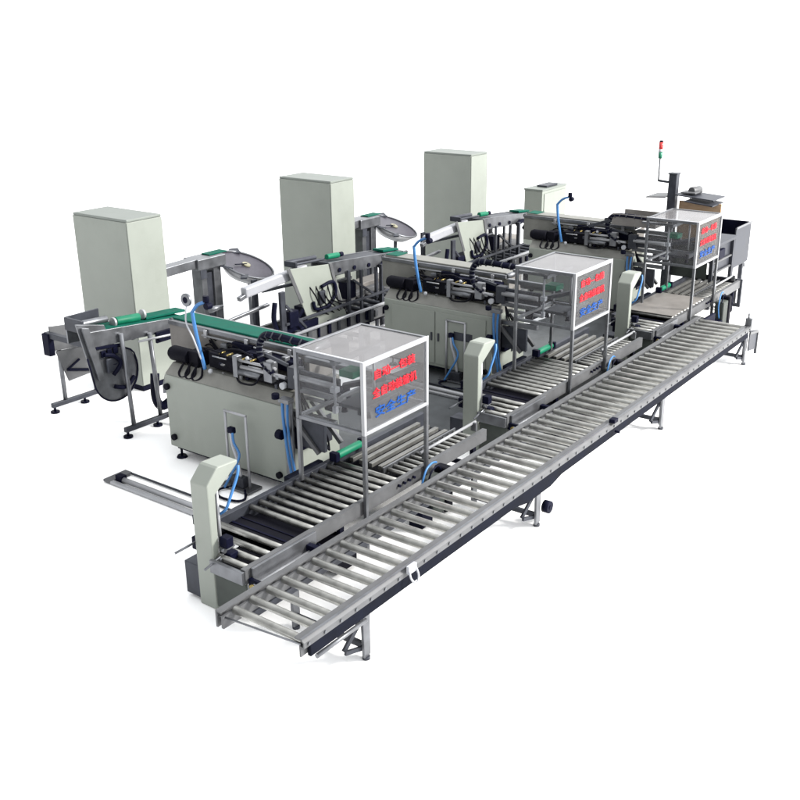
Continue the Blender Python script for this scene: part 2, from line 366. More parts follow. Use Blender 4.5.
def make_guard():
    t = thing('guard_box', (5.57, 4.5, 0), 'clear acrylic guard box with red and blue lettering, over the nearest low roller conveyor', 'guard box', 'clear guard boxes on posts')
    x0, x1, y0, y1, z0, z1, w = 5.57, 6.44, 4.485, 5.20, 1.02, 1.62, .032
    fr = MB()
    for z in (z0, z1-w): fr.box(x0+w, x1-w, y0, y0+w, z, z+w)
    for x in (x0, x1-w): fr.box(x, x+w, y0, y0+w, z0, z1)
    fr.build('front_frame', 'alu', t, .003)  # brighter metal than the sides; the lit front is put into its colour
    sf = MB()
    for z in (z0, z1-w):
        for x in (x0, x1-w): sf.box(x, x+w, y0+w, y1-w, z, z+w)
        sf.box(x0+w, x1-w, y1-w, y1, z, z+w)
    for x in (x0, x1-w): sf.box(x, x+w, y1-w, y1, z0, z1)
    sf.build('side_frame', 'steel', t, .003)  # same frame in darker metal; its shaded sides are put into the colour
    MB().box(x0+.002, x1-.002, y0+w*.4, y0+w*.4+.005, z0+w*.5, z1-w*.5).build('front_panel', 'acr', t)
    MB().box(x0+w*.4, x0+w*.4+.005, y0+w, y1-w, z0+w*.5, z1-w*.5).build('side_panel', 'acr', t)
    MB().box(x1-w*.4-.005, x1-w*.4, y0+w, y1-w, z0+w*.5, z1-w*.5).build('side_panel', 'acr', t)
    MB().box(x0+w*.5, x1-w*.5, y0+w*.5, y1-w*.5, z1-w*.4, z1-w*.4+.005).build('top_panel', 'acr_top', t)
    MB().box(x0, x1, y0, y0+.006, z1, z1+.006).box(x0, x0+.02, y0+.006, y1, z1, z1+.006).build('top_edge', 'white', t)
    for x, y, zb in ((x0, y0, 0), (x1-w, y0, 0), (x0, y1-w, .461), (x1-w, y1-w, .461)):
        MB().box(x, x+w, y, y+w, zb, z0-.001).build('leg', 'steel', t, .003)
    yt = y0+w*.4-.004
    lettering('自动—包装', 'lettering', 'red', x0+.15, x0+.69, z1-.135, .085, yt, t)
    lettering('全自动装箱机', 'lettering', 'red', x0+.12, x0+.71, z1-.285, .088, yt, t)
    lettering('安全生产', 'lettering', 'blue', x0+.15, x0+.69, z1-.445, .10, yt, t)
    return t
GB = make_guard()
dup(GB, 3.50, 'clear acrylic guard box with red and blue lettering, in front of the middle packing machine')
dup(GB, 6.92, 'clear acrylic guard box with red and blue lettering, farthest of the three')

t = thing('suction_gripper', (5.9, 4.95, 0), 'pick-up gripper of white rods and clamps inside the nearest guard box', 'gripper', 'grippers inside the guard boxes')
MB().cyl((5.80, 4.97, 1.06), (5.80, 4.97, 1.50), .012).build('rod', 'white', t)
MB().cyl((6.1, 4.8, 1.14), (6.1, 4.8, 1.48), .012).build('rod', 'alu', t)
MB().box(5.77, 5.83, 4.94, 5.0, 1.22, 1.27).box(5.78, 5.82, 4.95, 4.99, 1.04, 1.10).each('clamp', 'white', t, .006)
MB().box(5.70, 6.30, 4.88, 4.93, 1.49, 1.53).box(5.78, 5.83, 4.93, 5.35, 1.49, 1.52).each('cross_beam', 'steel', t, .003)
MB().box(5.75, 6.25, 4.65, 4.70, 1.10, 1.16).box(5.9, 6.2, 4.72, 5.02, 1.06, 1.09).each('carrier', 'steel_dark', t, .004)
for p in ((5.95, 4.75), (6.15, 4.75), (5.95, 5.0), (6.15, 5.0)):
    MB().cyl((*p, 1.0), (*p, 1.06), .028, 12, .014).build('suction_cup', 'navy', t)
MB().box(5.95, 6.12, 4.9, 5.05, 1.30, 1.36).build('valve_block', 'bgreen', t, .006)
MB().beam((6.0, 5.05, 1.2), (6.2, 4.75, 1.28), .06, .04).build('arm', 'steel_dark', t)
dup(t, 3.5, 'pick-up gripper of white rods and clamps inside the middle guard box')
dup(t, 6.92, 'pick-up gripper of white rods and clamps inside the farthest guard box')

# ------------------------------------------------------------------ cream gate posts
def make_post():
    t = thing('gate_post', (4.26, 4.86, 0), 'cream post with a chamfered overhanging head at the near end of the conveyors', 'post', 'cream chamfered gate posts')
    pf = [(4.26, 0), (4.325, 0), (4.33, .60), (4.335, .91), (4.57, 1.07), (4.57, 1.10), (4.38, 1.11), (4.36, 1.10), (4.26, 1.0)]
    MB().prism(pf, 'xz', 4.86, 5.035).each('column', 'cream', t, .01)
    MB().box(4.336, 4.345, 4.88, 5.02, .60, .90).build('inner_sheet', 'dark_sheet', t)
    MB().box(4.34, 4.42, 4.93, 5.06, .60, .86).build('cylinder_block', 'steel', t, .008)
    MB().cyl((4.38, 4.90, .34), (4.38, 4.90, .92), .014).build('piston_rod', 'alu', t)
    MB().tube([(4.56, 4.848, 1.06), (4.53, 4.83, 1.0), (4.46, 4.83, .88), (4.41, 4.84, .78), (4.40, 4.90, .72)], .011).each('air_hose', 'hose', t)
    MB().cyl((4.15, 4.83, .40), (4.45, 4.83, .47), .009).cyl((4.12, 5.10, .46), (4.28, 5.05, .50), .009).each('sensor_rod', 'steel', t)
    MB().box(4.33, 4.40, 4.78, 4.855, .50, .58).box(4.34, 4.42, 4.76, 4.855, .40, .46).each('clamp', 'navy', t, .006)
    b = MB()
    for k in range(3): b.cyl((4.30+.03*k, 4.845, .42+.06*k), (4.30+.03*k, 4.80, .42+.06*k), .018)
    b.each('knob', 'steel', t)
    MB().box(4.28, 4.45, 5.04, 5.2, .03, .30).build('plinth', 'steel_dark', t, .006)
    MB().box(4.29, 4.37, 5.037, 5.11, .42, .52).build('clamp', 'navy', t, .008)
    MB().box(4.30, 4.36, 5.04, 5.09, .62, .70).build('limit_switch', 'navy', t, .006)
    return t
GP = make_post()
dup(GP, 3.56, 'cream post with a chamfered overhanging head between the nearest and middle guard boxes')
dup(GP, 7.08, 'cream post with a chamfered overhanging head between the middle and farthest guard boxes')

# ------------------------------------------------------------------ floor slide
t = thing('linear_slide', (5.24, 6.8, 0), 'long narrow steel slide frame lying on the white floor behind the nearest cream post', 'slide', 'steel slides lying on the floor')
MB().box(5.19, 5.235, 5.35, 7.26, .01, .035).build('side_bar', 'alu', t, .003)
MB().box(5.44, 5.455, 5.35, 7.26, .01, .03).build('side_bar', 'steel_dark', t, .003)
MB().box(5.19, 5.455, 7.262, 7.36, .01, .035).build('end_plate', 'rail', t, .003)
MB().cyl((5.275, 5.35, .045), (5.275, 7.2, .045), .026).build('cylinder', 'alu', t)
MB().box(5.245, 5.315, 7.16, 7.25, .012, .085).build('end_cap', 'navy', t, .008)
dup(t, 3.75, 'narrow steel slide frame lying on grey floor in front of the middle packing machine', -.2)

# ------------------------------------------------------------------ valve stands
t = thing('valve_stand', (5.85, 6.2, 0), 'slim two-rod steel stand with blue hoses in front of the nearest packing machine', 'stand', 'slim two-rod hose stands')
for y in (6.08, 6.34): MB().cyl((5.85, y, .03), (5.85, y, .74), .013).build('rod', 'alu', t)
MB().cyl((5.85, 6.07, .745), (5.85, 6.35, .745), .012).build('top_bar', 'alu', t)
MB().box(5.76, 5.95, 6.02, 6.40, .012, .03).build('base_plate', 'steel', t, .003)
MB().box(5.80, 5.88, 6.12, 6.28, .03, .13).build('valve', 'steel_dark', t, .008)
MB().box(5.82, 5.87, 6.23, 6.30, .54, .60).build('clip', 'navy', t, .01)
MB().tube([(5.84, 6.27, .57), (5.82, 6.24, .45), (5.83, 6.20, .3), (5.84, 6.18, .13)], .016).each('air_hose', 'white', t)
MB().tube([(5.84, 6.25, .57), (5.80, 6.20, .48), (5.80, 6.14, .38), (5.78, 6.16, .28), (5.75, 6.22, .16), (5.72, 6.28, .04)], .012).each('air_hose', 'hose', t)
MB().tube([(5.80, 6.1, .025), (5.68, 5.98, .02), (5.60, 6.02, .02), (5.58, 6.2, .02), (5.68, 6.32, .02), (5.80, 6.25, .025)], .012).build('cable', 'navy', t)
dup(t, 3.62, 'slim two-rod steel stand with blue hoses in front of the middle packing machine')

# ------------------------------------------------------------------ packing machines
def make_machine():
    t = thing('packing_machine', (5.97, 6.5, 0), 'cream-grey packing machine with a green top belt and plain front, nearest the camera', 'machine', 'cream-grey packing machines')
    MB().box(5.97, 6.72, 5.72, 7.28, .13, .872).build('body', 'cream', t, .008)
    MB().box(6.02, 6.68, 5.76, 7.24, .09, .129).build('dark_sheet', 'navy', t)  # navy base strip set back under the body
    for x in (6.03, 6.66):
        for y in (5.79, 7.20):
            MB().cyl((x, y, 0), (x, y, .022), .055, 18, .045).cyl((x, y, .02), (x, y, .128), .012).build('foot', 'navy', t)
    for y, z in ((7.20, .24), (5.80, .20), (7.24, .76)): MB().cyl((5.935, y, z), (5.972, y, z), .032, 16).each('knob', 'black', t, .006)
    MB().prism([(5.985, .874), (6.10, .965), (6.74, .965), (6.74, .874)], 'xz', 5.71, 7.29).build('deck', 'deck', t, .004)
    MB().box(6.36, 6.375, 5.74, 7.60, .90, 1.235).build('back_panel', 'brown', t, .003)
    MB().box(6.375, 6.72, 5.78, 5.80, .967, 1.22).box(6.376, 6.72, 7.57, 7.59, .90, 1.22).each('end_panel', 'brown', t, .003)
    # belt conveyor on top
    bl = MB().box(6.40, 6.65, 5.80, 7.60, 1.272, 1.296).build('belt', 'green', t, .008)
    MB().box(6.345, 6.398, 5.78, 7.6, 1.238, 1.28).box(6.652, 6.705, 5.78, 7.6, 1.238, 1.28).each('belt_rail', 'steel', t, .003)
    MB().cyl((6.38, 5.79, 1.262), (6.67, 5.79, 1.262), .03).cyl((6.38, 7.60, 1.262), (6.67, 7.60, 1.262), .03).each('belt_drum', 'steel', t)
    MB().cyl((6.33, 5.82, 1.21), (6.33, 7.1, 1.21), .010).build('guide_rail', 'alu', t)
    b = MB()
    for y in (5.95, 6.5, 7.05): b.box(6.322, 6.343, y-.02, y+.02, 1.19, 1.27)
    b.each('rail_bracket', 'alu', t, .003)
    # motor on the left end
    MB().cyl((6.13, 7.06, 1.05), (6.13, 7.30, 1.05), .075, 22).cyl((6.13, 7.30, 1.05), (6.13, 7.33, 1.05), .060, 22).box(6.10, 6.25, 6.93, 7.06, .968, 1.12).build('motor', 'black', t, .008)
    MB().cyl((6.13, 7.333, 1.05), (6.13, 7.337, 1.05), .028, 16).build('motor_cap', 'steel', t)
    hs = MB()
    for k in range(3):
        y = 6.88+.09*k; hs.tube([(6.08, y-.03, 1.0), (6.03, y-.06, .92), (6.0, y, .875), (6.02, y+.06, .91), (6.08, y+.04, 1.0)], .011)
    hs.each('cable_loop', 'black', t)
    # blue air valve standing on the motor
    MB().tube([(6.02, 6.86, 1.56), (6.03, 6.85, 1.4), (6.04, 6.82, 1.2), (6.05, 6.78, 1.0)], .018, 10).build('air_valve', 'hose', t)
    MB().tube([(6.02, 6.86, 1.55), (6.02, 6.78, 1.63), (6.02, 6.66, 1.68)], .016, 10).build('valve_arm', 'hose', t)
    MB().cyl((6.02, 6.66, 1.675), (6.02, 6.66, 1.735), .030).cyl((5.985, 6.635, 1.645), (6.05, 6.635, 1.645), .032).each('valve_cap', 'navy', t, .004)
    MB().cyl((6.0, 6.92, 1.66), (6.03, 6.92, 1.66), .062, 20).build('pressure_gauge', 'steel', t, .006)
    MB().cyl((5.997, 6.92, 1.66), (5.999, 6.92, 1.66), .030, 16).build('gauge_face', 'navy', t)
    MB().tube([(6.01, 6.92, 1.60), (5.99, 6.92, 1.45), (6.0, 6.85, 1.3), (6.03, 6.8, 1.1)], .008).build('thin_hose', 'white', t)
    # folding mechanism along the front of the deck
    MB().box(6.14, 6.34, 6.42, 6.82, .99, 1.14).build('slide_block', 'black', t, .01)
    MB().box(6.12, 6.20, 5.74, 6.44, .985, 1.06).build('slide_rail', 'black', t, .006)
    MB().box(6.22, 6.35, 5.80, 6.40, 1.10, 1.20).build('recess_shade', 'navy', t, .006)  # solid navy block; the cutout's darkness is put into its colour
    MB().box(6.30, 6.352, 6.40, 6.66, 1.15, 1.225).build('shade_plate', 'navy', t, .004)  # navy plate; shade beneath the belt is put into its colour
    MB().cyl((6.09, 5.78, 1.10), (6.09, 6.34, 1.10), .018).cyl((6.09, 5.9, 1.16), (6.09, 6.40, 1.16), .014).each('slide_shaft', 'alu', t)
    MB().cyl((6.09, 6.08, 1.05), (6.09, 6.36, 1.05), .034).each('air_cylinder', 'steel', t)
    MB().box(6.05, 6.14, 5.92, 6.02, 1.03, 1.22).box(6.06, 6.13, 6.36, 6.42, .99, 1.20).each('shaft_block', 'steel', t, .006)
    MB().cyl((6.05, 5.80, 1.03), (6.09, 5.80, 1.03), .032).ball((6.06, 6.72, .99), .024).ball((6.06, 6.22, 1.21), .018).each('white_knob', 'white', t)
    MB().beam((6.10, 5.76, 1.22), (6.10, 6.03, 1.27), .025, .03).build('link_arm', 'steel_dark', t, .004)
    MB().box(6.06, 6.16, 5.62, 5.74, 1.02, 1.22).build('valve_block', 'steel_dark', t, .008)
    # cable carrier
    pts = [(6.07, 5.42, 1.46), (6.07, 5.6, 1.47), (6.07, 5.85, 1.475), (6.07, 5.99, 1.46), (6.07, 6.06, 1.38), (6.07, 6.07, 1.28), (6.07, 6.02, 1.18), (6.07, 5.92, 1.12)]
    cc = MB().tube(pts, .036, 4, 5)
    cc.build('cable_carrier', 'navy', t)
    b = MB()
    for p, q in zip(pts[:-1], pts[1:]):
        p, q = Vector(p), Vector(q)
        for u in (.25, .75):
            c = p.lerp(q, u); d = (q-p).normalized()*.008
            b.cyl(c-d, c+d, .042, 4)
    b.each('carrier_link', 'steel_dark', t)
    # small fittings on the mechanism and the transfer arms reaching towards the guard box
    MB().box(6.20, 6.26, 6.10, 6.16, 1.20, 1.25).box(6.20, 6.26, 5.88, 5.93, 1.20, 1.24).box(6.28, 6.33, 6.72, 6.80, 1.145, 1.19).each('sensor_block', 'steel', t, .005)
    for y in (6.20, 6.30, 6.50, 6.60): MB().cyl((6.08, y, 1.18), (6.15, y, 1.18), .009, 10).build('fitting', 'brass', t)
    MB().tube([(6.10, 6.62, 1.14), (6.03, 6.5, 1.24), (6.08, 6.34, 1.26), (6.12, 6.2, 1.2)], .009).tube([(6.2, 6.9, 1.12), (6.08, 6.8, 1.2), (6.08, 6.6, 1.19)], .009).tube([(6.05, 6.05, 1.08), (6.0, 6.1, 1.0), (6.03, 6.3, .97), (6.08, 6.4, 1.0)], .010).each('air_line', 'black', t)
    for z, x in ((1.22, 6.25), (.98, 6.12), (.80, 6.0), (1.10, 6.55)): MB().box(x, x+.05, 5.16, 5.70, z, z+.05).build('transfer_arm', 'steel', t, .004)
    MB().box(6.1, 6.13, 5.18, 5.68, 1.05, 1.20).box(6.02, 6.06, 5.30, 5.62, .52, .78).each('transfer_plate', 'steel_dark', t, .004)
    MB().beam((6.0, 5.68, .82), (6.02, 5.36, .50), .04, .04).beam((6.3, 5.68, .85), (6.32, 5.36, .50), .04, .04).each('arm_strut', 'rail', t, .004)
    MB().cyl((6.08, 5.20, 1.14), (6.08, 5.66, 1.14), .028).cyl((6.18, 5.18, .92), (6.18, 5.66, .92), .020).each('push_cylinder', 'alu', t)
    MB().box(6.06, 6.35, 5.60, 5.69, .45, .70).box(6.15, 6.4, 5.30, 5.40, .86, 1.02).each('actuator', 'navy', t, .01)
    rnd = random.Random(11)
    for k in range(16):
        y = rnd.uniform(5.80, 6.78); x = rnd.uniform(6.05, 6.16); z = rnd.choice((.985, 1.07, 1.15, 1.18)); w = rnd.uniform(.012, .03); h = rnd.uniform(.015, .045)
        MB().box(x, x+w, y, y+w*1.6, z, z+h).build('bracket', rnd.choice(('steel_dark', 'navy', 'steel', 'rail')), t, .003)
    for k in range(6):
        y = rnd.uniform(5.85, 6.6); x = rnd.uniform(6.06, 6.2); z = rnd.uniform(1.0, 1.2)
        MB().cyl((x, y, z), (x, y+rnd.uniform(.06, .2), z), rnd.uniform(.006, .012), 10).build('pin', rnd.choice(('alu', 'steel')), t)
    for k in range(5):
        z = 1.02+.04*k; pts = [(6.352, 7.25-.08*k, z), (6.34, 7.0, z+.03), (6.33, 6.85, z-.01-.02*k), (6.30, 6.7, z+.03), (6.22+.02*k, 6.5, 1.15)]
        MB().tube(pts, .007, 6).build('cable', 'black', t)
    for k in range(3): MB().tube([(6.30, 5.74, 1.1+.04*k), (6.15, 5.66, 1.0), (6.05+.05*k, 5.55, .8), (6.1+.06*k, 5.45, .6), (6.2, 5.40, .46)], .009, 6).build('cable', 'black', t)
    MB().box(6.42, 6.60, 5.705, 5.719, .35, .62).build('junction_box', 'steel_dark', t, .004)
    # blue hose bracket at the right end of the body
    MB().tube([(5.90, 5.66, .98), (5.90, 5.66, .80), (5.90, 5.63, .5), (5.90, 5.58, .22)], .014, 10).tube([(5.90, 5.60, .98), (5.91, 5.62, .75), (5.92, 5.60, .45), (5.91, 5.54, .22)], .012, 10).each('air_hose', 'hose', t)
    MB().cyl((5.88, 5.72, .98), (5.88, 5.72, 1.03), .035).cyl((5.9, 5.74, .64), (5.9, 5.68, .64), .045).box(5.88, 5.94, 5.54, 5.62, .16, .22).each('hose_fitting', 'navy', t, .006)
    MB().box(5.885, 5.965, 5.58, 5.70, .95, .99).box(5.95, 5.969, 5.60, 5.70, .20, .95).each('hose_bracket', 'steel', t, .004)
    return t
PM = make_machine()
pm2 = dup(PM, 3.52, 'cream-grey packing machine with two handled front doors, in the middle of the line')
pm3 = dup(PM, 7.12, 'cream-grey packing machine with an empty tray over its belt, farthest of the three')
ORG = PM.location.copy()
for pm in (pm2, pm3):                      # only the nearest machine has a green belt
    for ch in list(pm.children):
        if ch.name.startswith('belt') and not ch.name.startswith('belt_'):
            ch.material_slots[0].link = 'OBJECT'; ch.material_slots[0].material = M['deck']
        if ch.name.startswith(('pressure_gauge', 'gauge_face', 'thin_hose')):
            bpy.data.objects.remove(ch); continue
        if ch.name.startswith('back_panel'):
            ch.material_slots[0].link = 'OBJECT'; ch.material_slots[0].material = M['deck']
    MB().box(6.41, 6.64, 7.40, 7.58, 1.298, 1.306).build('belt_end', 'green', pm, .002)
for y0, y1, yh in ((6.52, 7.16, 6.56), (5.80, 6.50, 6.46)):
    d = MB().box(5.958, 5.969, y0, y1, .17, .82).build('door', 'cream', pm2, .003)
    MB().box(5.945, 5.957, yh-.012, yh+.012, .46, .56).build('handle', 'steel_dark', d, .003)
MB().box(5.954, 5.957, 5.98, 6.24, .52, .62).build('name_plate', 'steel_dark', pm2)
MB().prism([(6.05, 1.34), (6.50, 1.34), (6.50, 1.50), (6.47, 1.50), (6.47, 1.36), (6.08, 1.36), (6.08, 1.50), (6.05, 1.50)], 'xz', 5.35, 6.0).build('tray', 'brown', pm3, .004)
MB().beam((6.06, 6.02, 1.40), (6.06, 6.35, 1.28), .05, .04).beam((6.46, 6.02, 1.40), (6.46, 6.30, 1.32), .03, .04).each('tray_arm', 'steel_dark', pm3)

# ------------------------------------------------------------------ feed conveyors at the back
t = thing('feed_conveyor', (6.1, 8.3, 0), 'feed conveyor with rounded grey side plate and splayed feet, left of the nearest packing machine', 'conveyor')
hp = [(5.62, 1.32), (5.95, 1.24), (6.02, 1.02)] + [(6.02+.28*math.cos(a), .72+.30*math.sin(a)) for a in [math.radians(x) for x in range(40, -181, -20)]] + [(5.70, .95)]
MB().prism(hp, 'xz', 8.10, 8.116).build('side_plate', 'steel', t, .003)
MB().tube([(p[0], 8.092, p[1]) for p in hp[2:]], .009, 8, 2).build('plate_edge', 'navy', t)
MB().prism([(5.66, 1.28), (5.74, 1.26), (5.86, .72), (5.79, .70)], 'xz', 8.06, 8.09).build('strut', 'steel', t, .003)
MB().box(5.9, 6.10, 8.06, 8.092, .74, .90).build('drive_box', 'steel_dark', t, .02)
MB().tube([(5.88, 8.06, .95), (5.98, 8.05, .92), (6.06, 8.05, .82), (5.96, 8.05, .72)], .022, 10).build('motor', 'navy', t)
b = MB().prism([(5.72, 1.215), (6.95, 1.10), (6.95, .965), (5.72, 1.05)], 'xz', 8.10-.02, 8.10-.002)
b.prism([(5.72, 1.215), (6.95, 1.10), (6.95, .965), (5.72, 1.05)], 'xz', 8.40, 8.42); b.build('side_rail', 'steel', t, .003)
MB().prism([(5.75, 1.20), (7.0, 1.09), (7.0, 1.07), (5.75, 1.18)], 'xz', 8.105, 8.395).build('belt', 'green', t, .004)
MB().cyl((5.74, 8.28, 1.255), (6.12, 8.28, 1.235), .036, 16).build('guide_drum', 'steel', t, .006)
MB().cyl((6.2, 8.25, 1.195), (6.50, 8.25, 1.17), .044, 16).build('green_drum', 'bgreen', t, .006)
for x in (6.16, 6.54): MB().cyl((x, 8.25, 1.19), (x+.03, 8.25, 1.188), .052, 16).build('drum_end', 'alu', t, .006)
MB().prism([(6.56, 1.135), (7.1, 1.10), (7.1, 1.125), (6.56, 1.158)], 'xz', 8.2, 8.36).build('upper_belt', 'green', t, .004)
MB().box(6.55, 6.75, 8.05, 8.078, .90, 1.02).cyl((6.6, 8.03, .96), (6.6, 8.05, .96), .04).build('bearing', 'navy', t, .006)
MB().cyl((6.3, 8.03, .99), (7.0, 8.03, .94), .012).build('tie_rod', 'alu', t)
for x, y, zt in ((6.14, 8.05, 1.12), (6.50, 8.05, 1.04), (6.2, 9.3, .86), (6.62, 9.3, .9)):
    MB().cyl((x-.04 if y < 9 else x, y, zt), (x, y, .07), .024, 12).build('leg', 'steel', t)
for y in (8.05, 9.3):
    MB().beam((6.02, y, .09), (6.72, y-.02, .09), .05, .05).build('base_bar', 'steel_dark', t, .004)
    for x in (6.05, 6.45): MB().cyl((x, y, 0), (x, y, .02), .05, 16).cyl((x, y, .02), (x, y, .07), .014).build('foot', 'navy', t)
MB().beam((6.6, 8.0, .10), (6.75, 7.3, .14), .04, .05).build('link_beam', 'navy', t)
MB().tube([(6.55, 8.14, .55), (6.5, 8.1, .3), (6.55, 8.05, .2), (6.7, 7.9, .35), (6.85, 7.7, .42)], .05, 10).build('hose', 'navy', t)
MB().beam((6.6, 8.0, .52), (6.0, 7.32, .70), .05, .07).build('push_rod', 'steel', t)
MB().box(6.04, 6.10, 8.42, 9.3, .88, .94).box(6.52, 6.57, 8.42, 9.3, .88, .94).each('cross_beam', 'steel_dark', t, .004)
MB().prism([(6.08, 1.0), (6.75, .92), (6.75, .66), (6.08, .72)], 'xz', 9.24, 9.262).build('rear_plate', 'rail', t, .003)
MB().prism([(6.14, .70), (6.66, .66), (6.60, .34), (6.26, .32)], 'xz', 9.27, 9.285).build('rear_sheet', 'rail', t, .003)
MB().box(6.02, 6.09, 9.2, 9.32, .68, .93).build('end_cap', 'navy', t, .01)

b = MB()
for k in range(3): b.box(5.86+.075*k, 5.915+.075*k, 8.075, 8.092, .92, .99)
b.each('valve', 'navy', t, .005)
MB().beam((5.80, 8.085, 1.035), (6.12, 8.085, .995), .02, .03).beam((6.09, 9.235, .86), (6.7, 9.235, .78), .02, .025).beam((6.25, 9.26, .46), (6.55, 9.26, .38), .02, .03).beam((6.25, 9.26, .46), (6.42, 9.26, .54), .02, .02).each('dark_bar', 'navy', t, .003)
MB().tube([(5.98, 8.085, .58), (6.12, 8.08, .54), (6.24, 8.085, .62)], .022).tube([(5.92, 8.08, .86), (6.0, 8.07, .82), (6.10, 8.08, .85)], .012).each('cable', 'navy', t)
MB().box(5.72, 6.12, 8.395, 8.41, 1.22, 1.33).box(5.70, 5.73, 8.12, 8.40, 1.20, 1.33).each('top_frame', 'steel_dark', t, .003)

def make_feed():
    t = thing('feed_conveyor', (8.6, 8.1, 0), 'sloping white feed chute with a tilted grey plate, rising to the middle packing machine', 'conveyor', 'sloping white feed chutes')
    MB().beam((7.88, 8.08, 1.16), (8.95, 8.08, 1.24), .10, .12).build('chute', 'chute', t, .02)
    MB().beam((7.80, 8.08, 1.10), (7.92, 8.08, 1.13), .06, .05).build('chute_tip', 'steel', t, .006)
    MB().prism([(8.55, 1.32), (9.34, 1.24), (9.60, .52), (9.28, .46), (8.90, .52), (8.74, .9)], 'xz', 7.98, 7.996).build('side_plate', 'cream', t, .003)
    MB().beam((8.53, 7.972, 1.33), (8.75, 7.972, .86), .012, .05).beam((9.30, 7.972, 1.26), (9.50, 7.972, .62), .012, .05).each('plate_edge', 'rail', t, .003)
    MB().box(9.62, 9.66, 7.95, 7.98, .3, 1.1).box(9.90, 9.94, 7.97, 8.0, .3, 1.05).each('post', 'steel_dark', t, .003)
    MB().tube([(9.02, 7.955, .70), (9.10, 7.95, .66), (9.22, 7.95, .70), (9.30, 7.955, .80)], .014).build('cable', 'navy', t)
    MB().tube([(9.1, 7.955, 1.0), (9.32, 7.955, 1.02), (9.36, 7.955, .86), (9.22, 7.955, .74), (8.98, 7.955, .74), (8.94, 7.955, .84)], .022, 10).build('curved_hose', 'navy', t)
    MB().box(9.05, 9.16, 7.94, 7.975, .78, .95).build('latch', 'steel_dark', t, .008)
    b = MB().prism([(9.3, 1.26), (10.85, 1.14), (10.85, .99), (9.3, 1.08)], 'xz', 8.0, 8.018)
    b.prism([(9.3, 1.26), (10.85, 1.14), (10.85, .99), (9.3, 1.08)], 'xz', 8.28, 8.298); b.build('side_rail', 'steel', t, .003)
    MB().prism([(9.32, 1.245), (10.9, 1.13), (10.9, 1.11), (9.32, 1.22)], 'xz', 8.022, 8.276).build('belt', 'steel_dark', t)
    MB().prism([(10.5, 1.17), (10.85, 1.14), (10.85, 1.165), (10.5, 1.20)], 'xz', 8.06, 8.24).build('green_belt', 'green', t, .004)
    MB().cyl((8.75, 8.2, 1.335), (9.28, 8.2, 1.305), .030, 16).cyl((8.75, 8.06, 1.33), (9.28, 8.06, 1.30), .016).box(8.73, 8.76, 8.03, 8.22, 1.29, 1.36).build('guide_drum', 'steel_dark', t, .006)
    MB().cyl((9.45, 8.16, 1.285), (9.68, 8.16, 1.27), .036, 16).build('green_drum', 'bgreen', t, .006)
    MB().cyl((9.69, 8.16, 1.27), (9.76, 8.16, 1.27), .03).build('drum_end', 'navy', t)
    MB().tube([(10.3, 7.97, 1.02), (10.45, 7.96, 1.06), (10.6, 7.97, 1.0), (10.5, 7.96, .93)], .035).build('cable', 'navy', t)
    for x, y, zt in ((8.30, 7.86, 1.12), (8.62, 8.62, 1.1), (9.75, 8.3, 1.05), (10.05, 8.3, 1.0)):
        MB().prism([(x-.05, 0), (x+.03, 0), (x+.02, zt), (x-.06, zt)], 'xz', y-.02, y+.02).build('leg', 'steel_dark', t, .004)
    MB().tube([(8.2, 7.9, 1.0), (8.17, 7.9, .8), (8.24, 7.9, .62), (8.4, 7.9, .55), (8.8, 7.95, .58)], .03).build('hose', 'navy', t)
    MB().beam((8.6, 8.0, .62), (8.95, 8.0, .9), .03, .04).beam((8.3, 7.9, .62), (9.0, 7.96, .58), .04, .10).each('brace', 'navy', t, .004)
    MB().beam((7.3, 8.15, .83), (8.3, 8.1, .93), .04, .04).build('side_bar', 'steel', t, .006)
    MB().cyl((7.55, 8.3, 1.0), (7.75, 8.3, 1.0), .04, 12, .02).build('nozzle', 'steel', t)
    MB().box(8.95, 9.35, 8.05, 8.30, .56, .74).box(9.66, 9.86, 8.02, 8.16, .70, .92).box(8.36, 8.52, 7.82, 7.94, .66, .86).each('motor_box', 'navy', t, .01)
    MB().beam((8.32, 7.84, .95), (8.66, 7.84, .60), .025, .03).beam((9.75, 7.98, .95), (10.3, 7.98, .60), .025, .03).beam((8.3, 7.84, .72), (10.4, 7.90, .70), .03, .03).beam((8.66, 8.55, .95), (10.2, 8.5, .90), .03, .04).each('frame_bar', 'steel_dark', t, .003)
    MB().box(10.28, 10.33, 7.92, 7.97, 0, 1.06).box(10.60, 10.64, 8.26, 8.30, 0, 1.04).each('post', 'steel_dark', t, .003)
    for k in range(5): MB().tube([(8.9+.12*k, 8.02, 1.08), (8.95+.1*k, 7.93, .92-.03*k), (9.1+.12*k, 7.95, .70), (9.3+.1*k, 8.0, .58)], .009, 6).build('cable', 'black', t)
    for k in range(4): MB().cyl((9.5+.3*k, 7.985, 1.13-.024*k), (9.5+.3*k, 7.995, 1.13-.024*k), .028, 14).build('bearing', 'navy', t)
    MB().box(9.72, 10.08, 8.27, 8.31, .86, .90).build('cross_bar', 'steel', t)
    return t
FD = make_feed()
dup(FD, 3.62, 'sloping white feed chute with a tilted grey plate, rising to the farthest packing machine')

